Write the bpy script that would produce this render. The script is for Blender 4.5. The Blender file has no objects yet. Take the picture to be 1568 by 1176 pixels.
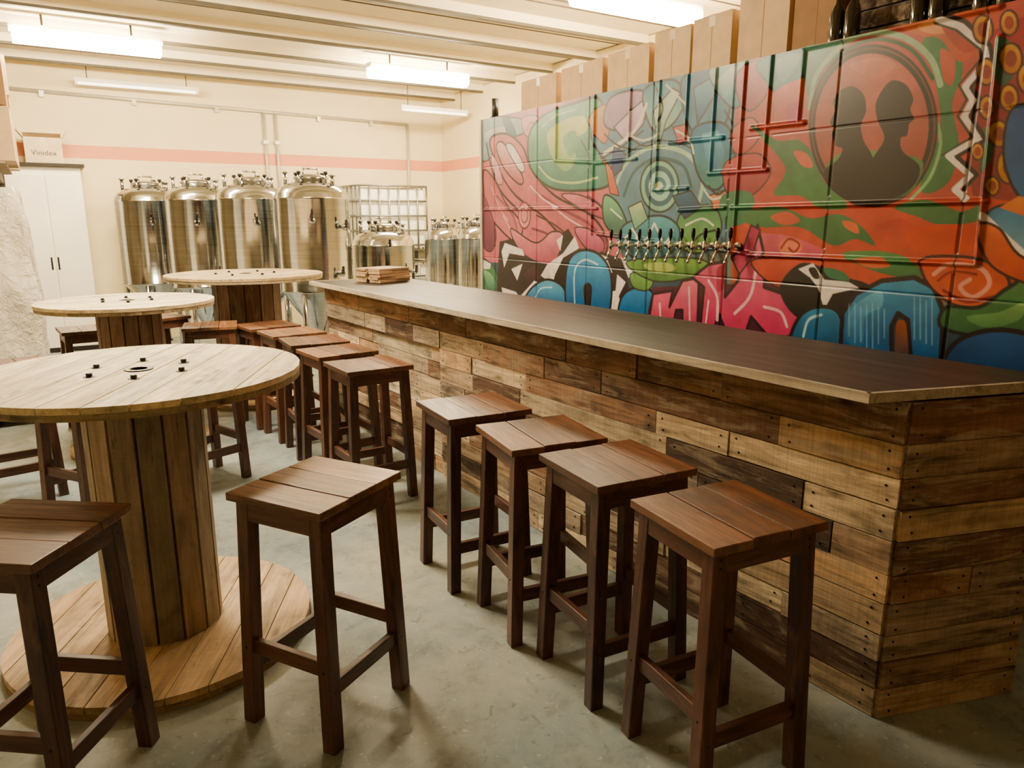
import bpy, math, random, bmesh
import numpy as np
from mathutils import Matrix, Vector
random.seed(7); np.random.seed(7)
scene = bpy.context.scene

def lin(c):
    return tuple((x/12.92 if x <= 0.04045 else ((x+0.055)/1.055)**2.4) for x in c)
def hx(h):
    h = h.lstrip('#')
    return tuple(int(h[i:i+2], 16)/255 for i in (0, 2, 4))
def L(h):
    return lin(hx(h))

# ------------------------------------------------------------------ materials
def newmat(name):
    m = bpy.data.materials.new(name); m.use_nodes = True
    nt = m.node_tree; nt.nodes.clear()
    out = nt.nodes.new('ShaderNodeOutputMaterial')
    b = nt.nodes.new('ShaderNodeBsdfPrincipled')
    nt.links.new(b.outputs[0], out.inputs[0])
    return m, nt, b
def mixrgb(nt, mode, fac, a, b):
    n = nt.nodes.new('ShaderNodeMix'); n.data_type = 'RGBA'; n.blend_type = mode
    for sock, v in ((n.inputs[0], fac), (n.inputs[6], a), (n.inputs[7], b)):
        if hasattr(v, 'is_output'): nt.links.new(v, sock)
        elif isinstance(v, (int, float)): sock.default_value = v
        else: sock.default_value = (*v[:3], 1)
    return n.outputs[2]
def ramp(nt, src, stops):
    r = nt.nodes.new('ShaderNodeValToRGB')
    while len(r.color_ramp.elements) < len(stops): r.color_ramp.elements.new(0.5)
    for e, (p, c) in zip(r.color_ramp.elements, stops):
        e.position = p; e.color = (*c[:3], 1) if not isinstance(c, (int, float)) else (c, c, c, 1)
    nt.links.new(src, r.inputs[0]); return r.outputs[0]
def noise(nt, vec, scale, detail=4, rough=0.55, dist=0):
    n = nt.nodes.new('ShaderNodeTexNoise'); n.inputs['Scale'].default_value = scale
    n.inputs['Detail'].default_value = detail; n.inputs['Roughness'].default_value = rough
    n.inputs['Distortion'].default_value = dist
    if vec is not None: nt.links.new(vec, n.inputs['Vector'])
    return n.outputs[0]
def mapping(nt, vec, scale):
    m = nt.nodes.new('ShaderNodeMapping'); m.inputs['Scale'].default_value = scale
    nt.links.new(vec, m.inputs['Vector']); return m.outputs[0]
def attr(nt, name):
    a = nt.nodes.new('ShaderNodeAttribute'); a.attribute_name = name; return a
def bump(nt, b, src, strength, dist=0.01):
    n = nt.nodes.new('ShaderNodeBump'); n.inputs['Strength'].default_value = strength
    n.inputs['Distance'].default_value = dist
    nt.links.new(src, n.inputs['Height']); nt.links.new(n.outputs[0], b.inputs['Normal'])

def wood_mat(name, rough=0.6, lo=0.5, hi=1.2, grain=26, blotch=0.35, bumpy=0.4, coat=0.0, weather=0.0, saw=0.0, wcol='#a59c8c'):
    m, nt, b = newmat(name)
    col = attr(nt, 'Col').outputs['Color']; g = attr(nt, 'gco').outputs['Vector']
    g1 = noise(nt, mapping(nt, g, (1.6, grain, grain)), 1.0, 8, 0.6, 1.4)
    g2 = noise(nt, mapping(nt, g, (5, grain*5, grain*5)), 1.0, 3, 0.5, 0.3)
    bl = noise(nt, mapping(nt, g, (3.5, 7, 7)), 1.0, 5, 0.65, 0.6)
    c1 = ramp(nt, g1, [(0.3, lo), (0.5, 0.92), (0.72, hi)])
    c2 = ramp(nt, g2, [(0.3, 0.8), (0.7, 1.08)])
    c3 = ramp(nt, bl, [(0.28, 1-blotch*1.3), (0.5, 1.0), (0.75, 1+blotch*0.4)])
    o = mixrgb(nt, 'MULTIPLY', 1, col, c1); o = mixrgb(nt, 'MULTIPLY', 1, o, c2); o = mixrgb(nt, 'MULTIPLY', 1, o, c3)
    if weather:
        wn = noise(nt, mapping(nt, g, (2.2, 12, 12)), 1.3, 7, 0.7, 1.0)
        f = ramp(nt, wn, [(0.5, 0.0), (0.66, weather)])
        o = mixrgb(nt, 'MIX', f, o, L(wcol))
        wd = noise(nt, mapping(nt, g, (6, 22, 22)), 1.0, 6, 0.75, 0.4)
        o = mixrgb(nt, 'MULTIPLY', 0.9, o, ramp(nt, wd, [(0.30, 0.35), (0.42, 1.0)]))
    if saw:
        sw = noise(nt, mapping(nt, g, (130, 3, 3)), 1.0, 2, 0.5, 0.2)
        o = mixrgb(nt, 'MULTIPLY', saw, o, ramp(nt, sw, [(0.35, 0.7), (0.6, 1.08)]))
    v = nt.nodes.new('ShaderNodeTexVoronoi'); v.inputs['Scale'].default_value = 1.0
    nt.links.new(mapping(nt, g, (3.2, 10, 10)), v.inputs['Vector'])
    k = ramp(nt, v.outputs['Distance'], [(0.05, 0.22), (0.13, 0.75), (0.2, 1.0)])
    o = mixrgb(nt, 'MULTIPLY', 0.8, o, k)
    nt.links.new(o, b.inputs['Base Color'])
    r = ramp(nt, g1, [(0.3, min(1, rough+0.15)), (0.7, rough-0.08)])
    nt.links.new(r, b.inputs['Roughness'])
    b.inputs['Coat Weight'].default_value = coat; b.inputs['Coat Roughness'].default_value = 0.25
    bump(nt, b, g1, bumpy, 0.004)
    return m
def plain(name, color, rough=0.5, metal=0.0, var=0.12, scale=6, bumps=0.0, coat=0.0):
    m, nt, b = newmat(name)
    tc = nt.nodes.new('ShaderNodeTexCoord')
    n = noise(nt, tc.outputs['Object'], scale, 5)
    c = mixrgb(nt, 'MULTIPLY', 1, color, ramp(nt, n, [(0.3, 1-var), (0.7, 1+var)]))
    nt.links.new(c, b.inputs['Base Color'])
    b.inputs['Roughness'].default_value = rough; b.inputs['Metallic'].default_value = metal
    b.inputs['Coat Weight'].default_value = coat
    if bumps: bump(nt, b, noise(nt, tc.outputs['Object'], scale*5, 6), bumps, 0.01)
    return m

M_pallet = wood_mat('pallet_wood', 0.75, 0.34, 1.35, 20, 0.6, 1.0, 0, 0.75, 0.5, '#b3a48c')
M_stool = wood_mat('stained_stool_wood', 0.42, 0.42, 1.4, 22, 0.5, 0.4, 0.15, 0.22, 0, '#9a7050')
M_spool = wood_mat('spool_pine', 0.6, 0.58, 1.14, 22, 0.36, 0.5, 0, 0.3, 0.2, '#a8977c')
M_steel_dark = plain('dark_bolt_steel', L('#2a2622'), 0.45, 0.7)
M_black = plain('black_plastic', L('#171412'), 0.4)
M_white = plain('white_painted_board', L('#f2ecdc'), 0.5, 0, 0.05, 3)
M_ridge = plain('galvanised_conduit', L('#b9b4a2'), 0.4, 0.3)
M_card = plain('cardboard', L('#cbb08a'), 0.8, 0, 0.12, 9)
M_card_dk = plain('cardboard_dark', L('#94714c'), 0.8, 0, 0.12, 9)
M_cardlt = plain('cardboard_pale', L('#cdb994'), 0.8, 0, 0.1, 9)
M_tape = plain('packing_tape', L('#d4c193'), 0.3)
M_chrome = plain('chrome', (0.8, 0.8, 0.78), 0.12, 1.0, 0.03)
M_glassdk = plain('dark_bottle_glass', L('#20160f'), 0.08, 0.0, 0.1, 5, 0, 1.0)
M_tote = plain('white_tote_plastic', L('#efece0'), 0.45, 0, 0.05)
M_cage = plain('galvanised_cage', L('#85857f'), 0.35, 0.8)

M_steel, nt, b = newmat('brushed_stainless')
tc = nt.nodes.new('ShaderNodeTexCoord')
n = noise(nt, mapping(nt, tc.outputs['Object'], (2, 2, 90)), 1, 3)
nt.links.new(ramp(nt, n, [(0.3, L('#a6a8aa')), (0.7, L('#bdbfc0'))]), b.inputs['Base Color'])
b.inputs['Metallic'].default_value = 1
nt.links.new(ramp(nt, n, [(0.3, 0.10), (0.7, 0.17)]), b.inputs['Roughness'])

M_counter, nt, b = newmat('dark_bar_top')
g = attr(nt, 'gco').outputs['Vector']
n = noise(nt, mapping(nt, g, (1.5, 18, 18)), 1, 6, 0.6, 0.8)
nt.links.new(ramp(nt, n, [(0.3, L('#221a19')), (0.7, L('#332a29'))]), b.inputs['Base Color'])
nt.links.new(ramp(nt, n, [(0.3, 0.46), (0.7, 0.38)]), b.inputs['Roughness'])
b.inputs['Specular IOR Level'].default_value = 0.4
bump(nt, b, n, 0.08, 0.002)

def wall_mat(name, col, stripe=None):
    m, nt, b = newmat(name)
    tc = nt.nodes.new('ShaderNodeTexCoord')
    n = noise(nt, tc.outputs['Object'], 1.3, 6)
    n2 = noise(nt, tc.outputs['Object'], 40, 3)
    c = mixrgb(nt, 'MULTIPLY', 1, col, ramp(nt, n, [(0.3, 0.9), (0.7, 1.03)]))
    if stripe:
        geo = nt.nodes.new('ShaderNodeNewGeometry'); sp = nt.nodes.new('ShaderNodeSeparateXYZ')
        nt.links.new(geo.outputs['Position'], sp.inputs[0])
        def cmp(op, v):
            q = nt.nodes.new('ShaderNodeMath'); q.operation = op; q.inputs[1].default_value = v
            nt.links.new(sp.outputs['Z'], q.inputs[0]); return q.outputs[0]
        mu = nt.nodes.new('ShaderNodeMath'); mu.operation = 'MULTIPLY'
        nt.links.new(cmp('GREATER_THAN', stripe[0]), mu.inputs[0]); nt.links.new(cmp('LESS_THAN', stripe[1]), mu.inputs[1])
        c = mixrgb(nt, 'MIX', mu.outputs[0], c, stripe[2])
    nt.links.new(c, b.inputs['Base Color']); b.inputs['Roughness'].default_value = 0.7
    bump(nt, b, n2, 0.15, 0.004)
    return m
M_wall = wall_mat('cream_wall_paint', L('#e8d8aa'), (2.34, 2.50, L('#d88a62')))
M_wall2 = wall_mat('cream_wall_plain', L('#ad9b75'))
M_ceil = wall_mat('ceiling_panels', L('#ece0be'))
M_rib = plain('ceiling_rib_metal', L('#4d4636'), 0.6)

M_floor, nt, b = newmat('sealed_concrete')
geo = nt.nodes.new('ShaderNodeNewGeometry'); P = geo.outputs['Position']
n1 = noise(nt, P, 1.1, 7, 0.62, 0.5); n2 = noise(nt, P, 5, 8, 0.7, 0.4); n3 = noise(nt, P, 38, 4, 0.6)
c = ramp(nt, n1, [(0.32, L('#708490')), (0.5, L('#8e9a9c')), (0.68, L('#aaada6'))])
c = mixrgb(nt, 'MULTIPLY', 1, c, ramp(nt, n2, [(0.34, 0.66), (0.5, 1.0), (0.7, 1.18)]))
sp = ramp(nt, n3, [(0.62, 0.0), (0.68, 1.0)])
c = mixrgb(nt, 'MIX', mixrgb(nt, 'MULTIPLY', 1, sp, (0.4, 0.4, 0.4)), c, L('#ccd2d0'))
sd = ramp(nt, noise(nt, P, 16, 5, 0.7, 1), [(0.33, 1.0), (0.41, 0.0)])
c = mixrgb(nt, 'MIX', mixrgb(nt, 'MULTIPLY', 1, sd, (0.5, 0.5, 0.5)), c, L('#424c50'))
nt.links.new(c, b.inputs['Base Color'])
nt.links.new(ramp(nt, n2, [(0.3, 0.5), (0.7, 0.33)]), b.inputs['Roughness'])
bump(nt, b, n2, 0.12, 0.006)

LS=255
M_lamp, nt, b = newmat('lamp_diffuser')
b.inputs['Base Color'].default_value = (0.9, 0.88, 0.8, 1)
b.inputs['Emission Color'].default_value = (1.0, 0.80, 0.51, 1); b.inputs['Emission Strength'].default_value = LS
M_lampdim, nt, b = newmat('lamp_tube_dim')
b.inputs['Base Color'].default_value = (0.9, 0.88, 0.8, 1)
b.inputs['Emission Color'].default_value = (1.0, 0.9, 0.72, 1); b.inputs['Emission Strength'].default_value = 5.0

M_wrap, nt, b = newmat('stretch_wrap')
tc = nt.nodes.new('ShaderNodeTexCoord')
n = noise(nt, tc.outputs['Object'], 14, 5, 0.6, 0.6)
nt.links.new(ramp(nt, n, [(0.3, L('#cfc7b6')), (0.7, L('#e2dccf'))]), b.inputs['Base Color'])
b.inputs['Roughness'].default_value = 0.2; b.inputs['Coat Weight'].default_value=.5
bump(nt, b, n, 1.0, 0.04)

M_mural, nt, b = newmat('spray_paint_mural')
col = attr(nt, 'Col').outputs['Color']
geo = nt.nodes.new('ShaderNodeNewGeometry')
n = noise(nt, geo.outputs['Position'], 9, 6)
nt.links.new(mixrgb(nt, 'MULTIPLY', 1, col, ramp(nt, n, [(0.3, 0.84), (0.7, 1.08)])), b.inputs['Base Color'])
b.inputs['Roughness'].default_value = 0.34

# ------------------------------------------------------------------ mesh builder
class MB:
    def __init__(s): s.v=[]; s.f=[]; s.c=[]; s.g=[]; s.m=[]; s.sm=[]; s.mats=[]
    def mi(s, mat):
        if mat not in s.mats: s.mats.append(mat)
        return s.mats.index(mat)
    def add(s, vs, fs, col, gs, mat, smooth=False):
        o = len(s.v); s.v += [tuple(v) for v in vs]; s.c += [tuple(col)]*len(vs); s.g += [tuple(g) for g in gs]
        k = s.mi(mat)
        for f in fs: s.f.append(tuple(o+i for i in f)); s.m.append(k); s.sm.append(smooth)
    def box(s, c, size, mat, col=(.5,.5,.5), R=None, axis=0, jit=True):
        R = R or Matrix.Identity(3); c = Vector(c)
        off = Vector((random.uniform(0,50), random.uniform(0,50), random.uniform(0,50))) if jit else Vector((0,0,0))
        vs=[]; gs=[]
        for sx in (-.5,.5):
            for sy in (-.5,.5):
                for sz in (-.5,.5):
                    l = Vector((sx*size[0], sy*size[1], sz*size[2])); vs.append(c + R@l)
                    o = [l[axis]]+[l[i] for i in range(3) if i != axis]; gs.append(Vector(o)+off)
        fs=[(0,1,3,2),(4,6,7,5),(0,4,5,1),(2,3,7,6),(0,2,6,4),(1,5,7,3)]
        s.add(vs, fs, col, gs, mat)
    def beam(s, p0, p1, w, d, mat, col, side=(1,0,0)):
        p0=Vector(p0); p1=Vector(p1); z=(p1-p0); ln=z.length; z.normalize()
        x=Vector(side); x=(x-z*x.dot(z)).normalized(); y=z.cross(x)
        R=Matrix((x,y,z)).transposed(); s.box((p0+p1)/2, (w,d,ln), mat, col, R, 2)
    def prism(s, pts, z0, z1, mat, col, jit=True, axis=0):
        off = Vector((random.uniform(0,50), random.uniform(0,50), random.uniform(0,50))) if jit else Vector((0,0,0))
        n=len(pts); vs=[(p[0],p[1],z0) for p in pts]+[(p[0],p[1],z1) for p in pts]
        gs=[Vector((v[axis],v[1-axis],v[2]))+off for v in vs]
        fs=[tuple(range(n))[::-1], tuple(range(n,2*n))]+[(i,(i+1)%n,n+(i+1)%n,n+i) for i in range(n)]
        s.add(vs, fs, col, gs, mat)
    def lathe(s, prof, c, mat, col=(.6,.6,.6), seg=40, R=None):
        R = R or Matrix.Identity(3); c=Vector(c); vs=[]; fs=[]
        for r,z in prof:
            for k in range(seg):
                a=2*math.pi*k/seg; vs.append(c+R@Vector((r*math.cos(a), r*math.sin(a), z)))
        for j in range(len(prof)-1):
            for k in range(seg):
                a=j*seg+k; b2=j*seg+(k+1)%seg; fs.append((a,b2,b2+seg,a+seg))
        if prof[0][0]>1e-4: fs.append(tuple(range(seg))[::-1])
        if prof[-1][0]>1e-4: fs.append(tuple((len(prof)-1)*seg+k for k in range(seg)))
        s.add(vs, fs, col, [v for v in vs], mat, True)
    def cyl(s, p0, p1, r, mat, col=(.6,.6,.6), seg=14):
        p0=Vector(p0); p1=Vector(p1); z=p1-p0; ln=z.length
        R=z.to_track_quat('Z','Y').to_matrix()
        s.lathe([(0,0),(r,0),(r,ln),(0,ln)], p0, mat, col, seg, R)
    def tube(s, path, r, mat, col=(.6,.6,.6), seg=10):
        for a,b2 in zip(path[:-1], path[1:]): s.cyl(a,b2,r,mat,col,seg)
        for p in path[1:-1]:
            s.lathe([(0,-r),(r*.7,-r*.7),(r,0),(r*.7,r*.7),(0,r)], p, mat, col, seg)
    def mesh(s, name):
        me=bpy.data.meshes.new(name); me.from_pydata(s.v,[],s.f)
        for m in s.mats: me.materials.append(m)
        me.polygons.foreach_set('material_index', s.m); me.polygons.foreach_set('use_smooth', s.sm)
        a=me.color_attributes.new('Col','FLOAT_COLOR','POINT')
        a.data.foreach_set('color', np.array([(*c,1) for c in s.c],dtype=np.float32).ravel())
        g=me.attributes.new('gco','FLOAT_VECTOR','POINT')
        g.data.foreach_set('vector', np.array(s.g,dtype=np.float32).ravel())
        me.update(); return me
    def obj(s, name, loc=(0,0,0), rz=0, bevel=0, smooth_angle=True):
        return place(s.mesh(name), name, loc, rz, bevel)
def place(me, name, loc=(0,0,0), rz=0, bevel=0):
    o=bpy.data.objects.new(name, me); o.location=loc; o.rotation_euler=(0,0,rz)
    scene.collection.objects.link(o)
    if bevel:
        md=o.modifiers.new('bevel','BEVEL'); md.width=bevel; md.segments=2; md.limit_method='ANGLE'; md.angle_limit=math.radians(50)
    return o
def vary(h, a=0.12):
    c=L(h); k=1+random.uniform(-a,a); w=random.uniform(-a,a)*.3
    return (max(0,c[0]*k*(1+w)), max(0,c[1]*k), max(0,c[2]*k*(1-w)))

# ------------------------------------------------------------------ room
XL,XR,YF,YB,HC=-1.8,5.6,-2.2,11.0,3.46
def slab(name, c, size, mat):
    m=MB(); m.box(c,size,mat,(.5,.5,.5),jit=False); return m.obj(name)
slab('floor',((XL+XR)/2,(YF+YB)/2,-.05),(XR-XL+.4,YB-YF+.4,.1),M_floor)
slab('wall_back',((XL+XR)/2,YB+.1,HC/2),(XR-XL+.4,.2,HC),M_wall)
slab('wall_right',(XR+.1,(YF+YB)/2,HC/2),(.2,YB-YF,HC),M_wall)
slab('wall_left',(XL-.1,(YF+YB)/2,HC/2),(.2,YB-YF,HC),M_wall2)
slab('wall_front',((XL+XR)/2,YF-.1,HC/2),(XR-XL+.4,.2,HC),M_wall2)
m=MB(); m.box(((XL+XR)/2,(YF+YB)/2,HC+.06),(XR-XL+.4,YB-YF+.4,.1),M_ceil,jit=False)
y=YB-.45
while y>YF+.2:
    m.box(((XL+XR)/2,y,HC-.03),(XR-XL,.07,.09),M_ceil,jit=False)
    m.box(((XL+XR)/2,y-.012,HC-.085),(XR-XL,.055,.025),M_rib,jit=False)
    m.box(((XL+XR)/2,y-.42,HC+.006),(XR-XL,.014,.008),M_rib,jit=False)
    y-=.86
m.obj('ceiling')

m=MB()
yb=YB-.03
m.tube([(-.9,yb,3.12),(5.0,yb,3.02),(5.0,yb,1.2)],.022,M_ridge)
for xx in (2.82,2.98): m.tube([(xx,yb,3.06),(xx,yb,1.3)],.02,M_ridge)
m.tube([(2.7,yb-.01,2.02),(4.98,yb-.01,2.02)],.02,M_ridge)
for xx in (0.2,1.2,2.2,3.6,4.4): m.box((xx,yb,3.09-.017*(xx+.9)),(.05,.05,.07),M_ridge)
for xx in (2.82,2.98): m.box((xx,yb-.01,2.65),(.07,.05,.05),M_ridge)
m.obj('conduit_pipes')

# ------------------------------------------------------------------ lamps
def lamp(loc, ln=1.25, dim=False):
    m=MB()
    if not dim:
        m.box((0,0,.075),(ln+.04,.16,.05),M_white)
        pts=[(-.1,.05),(-.105,.0),(-.085,-.04),(-.04,-.06),(.04,-.06),(.085,-.04),(.105,0),(.1,.05)]
        n=len(pts); vs=[(-ln/2,p[0],p[1]) for p in pts]+[(ln/2,p[0],p[1]) for p in pts]
        fs=[tuple(range(n)),tuple(range(n,2*n))[::-1]]+[(i,n+i,n+(i+1)%n,(i+1)%n) for i in range(n)]
        m.add(vs,fs,(1,1,1),vs,M_lamp)
        for x in (-ln*.3,ln*.3): m.cyl((x,0,.09),(x,0,HC-loc[2]-.0),.01,M_rib)
    else:
        m.box((0,0,.04),(ln,.06,.04),M_white)
        m.cyl((-ln/2+.03,0,0),(ln/2-.03,0,0),.016,M_lampdim)
        for x in (-ln/2+.02,ln/2-.02): m.box((x,0,.005),(.03,.05,.05),M_white)
        for x in (-ln*.4,ln*.4): m.cyl((x,0,.05),(x,0,HC-loc[2]),.006,M_rib)
    return m.obj('fluorescent_ceiling_lamp',loc)
for p in ((.61,8.62,3.25),(4.05,8.5,3.25),(.61,4.9,3.25),(4.3,4.9,3.25)): lamp(p)
lamp((1.25,10.75,3.2),1.4,True); lamp((4.95,9.9,3.08),1.05,True)

# ------------------------------------------------------------------ bar counter
A=Vector((2.13,1.15)); Bf=Vector((1.90,5.85)); E=Vector((2.66,.98)); G=Vector((2.56,5.85))
m=MB(); HB=1.07
m.prism([A+Vector((.03,.03)),E+Vector((-.03,.03)),G+Vector((-.03,-.03)),Bf+Vector((.03,-.03))],0,HB,M_black,(.03,.02,.02))
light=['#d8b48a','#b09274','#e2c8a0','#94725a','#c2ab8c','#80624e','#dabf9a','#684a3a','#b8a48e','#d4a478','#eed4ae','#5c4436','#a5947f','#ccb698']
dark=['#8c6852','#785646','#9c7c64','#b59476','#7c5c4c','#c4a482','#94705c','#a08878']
def plankrun(m, P0, P1, z0, z1, cols, thick=.022, minl=.3, maxl=1.05, lead=0):
    d=(P1-P0); ln=d.length; d=d/ln; nrm=Vector((d.y,-d.x))
    ang=math.atan2(d.y,d.x); x=0; first=True
    while x<ln-1e-4:
        l=random.uniform(minl,maxl)
        if first: l*=random.uniform(.35,1); first=False
        if ln-x-l<.25: l=ln-x
        th=thick+random.uniform(-.009,.009)
        R=Matrix.Rotation(ang,3,'Z')
        c=P0+d*(x+l/2)
        g0=random.uniform(.002,.006)
        m.box((c.x,c.y,(z0+z1)/2+random.uniform(-.001,.001)),(l-random.uniform(.002,.006),th,z1-z0-g0),M_pallet,vary(random.choice(cols),.25),R,0)
        if l>.2:
            for e in (x+.04,x+l-.04):
                for zz in (z0+.025,z1-.025):
                    q=P0+d*(e+random.uniform(-.008,.008)); sgn=m.nside; zz+=random.uniform(-.006,.006)
                    q2=q+nrm*sgn*(th/2)
                    m.cyl((q2.x,q2.y,zz),(q2.x+nrm.x*sgn*.002,q2.y+nrm.y*sgn*.002,zz),.0045,M_steel_dark,seg=8)
        x+=l
rows=[0]
hs=[.105,.1,.095,.11,.1,.115,.105,.1,.11,.135]
for h in hs: rows.append(rows[-1]+h)
k=HB/rows[-1]; rows=[r*k for r in rows]
S1=A+(Bf-A)*.60
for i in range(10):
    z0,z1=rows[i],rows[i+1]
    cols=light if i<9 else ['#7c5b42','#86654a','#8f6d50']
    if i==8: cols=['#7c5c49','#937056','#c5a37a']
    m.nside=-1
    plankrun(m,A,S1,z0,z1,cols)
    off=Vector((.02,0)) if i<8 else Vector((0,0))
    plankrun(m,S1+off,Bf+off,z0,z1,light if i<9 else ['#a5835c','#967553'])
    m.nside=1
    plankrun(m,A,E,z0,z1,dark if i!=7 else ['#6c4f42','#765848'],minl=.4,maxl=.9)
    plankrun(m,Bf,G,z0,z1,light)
m.obj('plank_clad_bar',bevel=.003)
m=MB()
C0=Vector((1.975,1.19)); C1=Vector((2.72,.955)); C2=Vector((2.62,5.95)); C3=Vector((1.80,5.95))
m.prism([C0+Vector((.02,.015)),C1,C2,C3+Vector((.02,0))],1.078,1.103,M_counter,(.1,.07,.06),axis=1)
def strip(m,P0,P1,w,z0,z1,col,sgn):
    d=(P1-P0).normalized(); n=Vector((-d.y,d.x))*sgn*w
    m.prism([P0,P1,P1+n,P0+n],z0,z1,M_spool,col,axis=1)
strip(m,C0,C3,.016,1.0755,1.106,L('#c4b8a4'),-1)
strip(m,C0,C1,.016,1.0755,1.106,L('#b0a494'),1)
strip(m,C3,C2,.016,1.0755,1.106,L('#c4b8a4'),-1)
m.obj('bar_countertop')

m=MB(); z=1.106
for i in range(5):
    for j in range(2):
        a=random.uniform(-.06,.06); m.box((random.uniform(-.01,.01),-.07+.14*j,z+.011),(.34,.12,.021),M_spool,vary('#c9a77e',.12),Matrix.Rotation(a,3,'Z'))
    z+=.0225
m.obj('wooden_tasting_paddles',(2.3,5.6,0),.35,.003)

# ------------------------------------------------------------------ stools
def stool_mesh(seed, tint):
    random.seed(seed); m=MB(); H=.79; a,b2=.40,.37
    x=-a/2
    ws=[.135,.13,.135]
    for w in ws:
        m.box((x+w/2,0,H-.013+random.uniform(-.0015,.0015)),(w-.003,b2+random.uniform(-.006,.006),.026),M_stool,vary(tint[0],.28),axis=1); x+=w
    ft=[]
    for sx in (-1,1):
        for sy in (-1,1):
            top=Vector((sx*.155,sy*.142,H-.026)); bot=Vector((sx*.178,sy*.165,0)); ft.append((sx,sy,top,bot))
            m.beam(bot,top,.048,.046,M_stool,vary(tint[1],.2))
    def at(sx,sy,z):
        t=z/(H-.026); return Vector((sx*(.178-.023*t),sy*(.165-.023*t),z))
    for z,h in ((H-.06,.062),):
        for s in (-1,1):
            m.beam(at(-1,s,z)+Vector((0,s*.012,0)),at(1,s,z)+Vector((0,s*.012,0)),.02,h,M_stool,vary(tint[1],.2),side=(0,1,0))
            m.beam(at(s,-1,z)+Vector((s*.012,0,0)),at(s,1,z)+Vector((s*.012,0,0)),.02,h,M_stool,vary(tint[1],.2),side=(1,0,0))
    for s in (-1,1):
        m.beam(at(-1,s,.20),at(1,s,.20),.024,.05,M_stool,vary(tint[1],.2),side=(0,1,0))
        m.beam(at(s,-1,.27),at(s,1,.27),.024,.05,M_stool,vary(tint[1],.2),side=(1,0,0))
    for sx,sy,_,_ in ft:
        for z in (.20,H-.05,H-.075):
            p=at(sx,sy,z); m.cyl(p,p+Vector((0,sy*.0245,0)),.005,M_steel_dark,seg=8)
        p=at(sx,sy,.27); m.cyl(p,p+Vector((sx*.026,0,0)),.005,M_steel_dark,seg=8)
    return m.mesh('bar_stool_mesh')
sm=[stool_mesh(1,('#744a2e','#522d1c')),stool_mesh(2,('#684029','#4c281a')),stool_mesh(3,('#88603f','#5c3824'))]
D=math.radians
stools=[((.645,2.18),31,2),((1.56,1.33),-7,0),((1.575,1.83),-5,1),((1.56,2.27),-9,0),((1.54,2.77),-4,1),
        ((1.50,3.93),2,1),((1.50,4.46),5,0),((1.50,4.93),-3,1),((1.48,5.40),4,2),((1.42,5.86),8,0),
        ((-.14,2.25),52,1),((.70,4.72),20,1),((-.27,5.02),10,0),((.1,4.5),33,1),((1.04,6.10),-12,2),((.75,6.85),25,0),((.22,6.40),5,1)]
for (p,r,k) in stools: place(sm[k],'bar_stool',(p[0],p[1],0),D(r),.003)
random.seed(11)

# ------------------------------------------------------------------ spool tables
def spool(loc, R, H, Rc, rz, Rb=None, topcol='#e6d6b0', colcol='#a5917a', nm='cable_spool_table'):
    Rb=Rb or R; m=MB()
    def disc(R,z0,z1,cols,ang):
        n=max(8,int(2*R/.12)); w=2*R/n; rot=Matrix.Rotation(ang,2)
        for i in range(n):
            y0=-R+i*w+.0016; y1=-R+(i+1)*w-.0016
            pts=[]
            def X(y): return math.sqrt(max(0,R*R-y*y))
            K=7
            for k in range(K+1):
                yy=y0+(y1-y0)*k/K; pts.append((X(yy),yy))
            for k in range(K,-1,-1):
                yy=y0+(y1-y0)*k/K; pts.append((-X(yy),yy))
            q=[]
            for p in pts:
                if not q or (abs(p[0]-q[-1][0])+abs(p[1]-q[-1][1]))>1e-4: q.append(p)
            off=Vector((random.uniform(0,50),random.uniform(0,50),random.uniform(0,50)))
            nq=len(q); dz=random.uniform(-.0008,.0008)
            vs=[];gs=[]
            for z in (z0,z1+dz):
                for p in q:
                    v=rot@Vector(p); vs.append((v.x,v.y,z)); gs.append(Vector((p[0],p[1],z))+off)
            fs=[tuple(range(nq))[::-1],tuple(range(nq,2*nq))]+[(j,(j+1)%nq,nq+(j+1)%nq,nq+j) for j in range(nq)]
            m.add(vs,fs,vary(cols,.14),gs,M_spool)
    disc(R,H-.022,H,topcol,0); disc(R-.003,H-.045,H-.023,'#a89878',math.pi/2)
    disc(Rb,.0,.022,'#96805f',math.pi/2); disc(Rb-.002,.023,.05,'#c6a880',0.0)
    ns=14
    for k in range(ns):
        a=2*math.pi*k/ns; w=2*Rc*math.tan(math.pi/ns)-.005
        Rm=Matrix.Rotation(a,3,'Z')
        m.box((Rc*math.cos(a),Rc*math.sin(a),(H-.045+.05)/2),(.025,w,H-.095),M_spool,vary(colcol,.28),Rm,2)
    m.lathe([(0,.05),(Rc-.03,.05),(Rc-.03,H-.045),(0,H-.045)],(0,0,0),M_black,seg=24)
    m.lathe([(0,H+.0012),(.03,H+.0012),(.03,H+.004),(.05,H+.004),(.05,H+.0012)],(0,0,0),M_steel_dark,seg=24)
    for k in range(6):
        a=2*math.pi*k/6+.3; rr=Rc*.9
        x,y=rr*math.cos(a),rr*math.sin(a)
        m.cyl((x,y,H),(x,y,H+.002),.02,M_steel_dark,seg=16); m.cyl((x,y,H),(x,y,H+.014),.011,M_steel_dark,seg=6)
    return m.obj(nm,(loc[0],loc[1],0),rz,.0015)
spool((.245,2.96),.57,1.06,.19,D(62),.55)
spool((.45,5.71),.56,1.05,.19,D(10),.46,topcol='#e2d4ae',colcol='#75543c')
spool((1.48,6.75),.66,1.13,.27,D(35),.48,topcol='#c8b084',colcol='#61432f')

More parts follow.
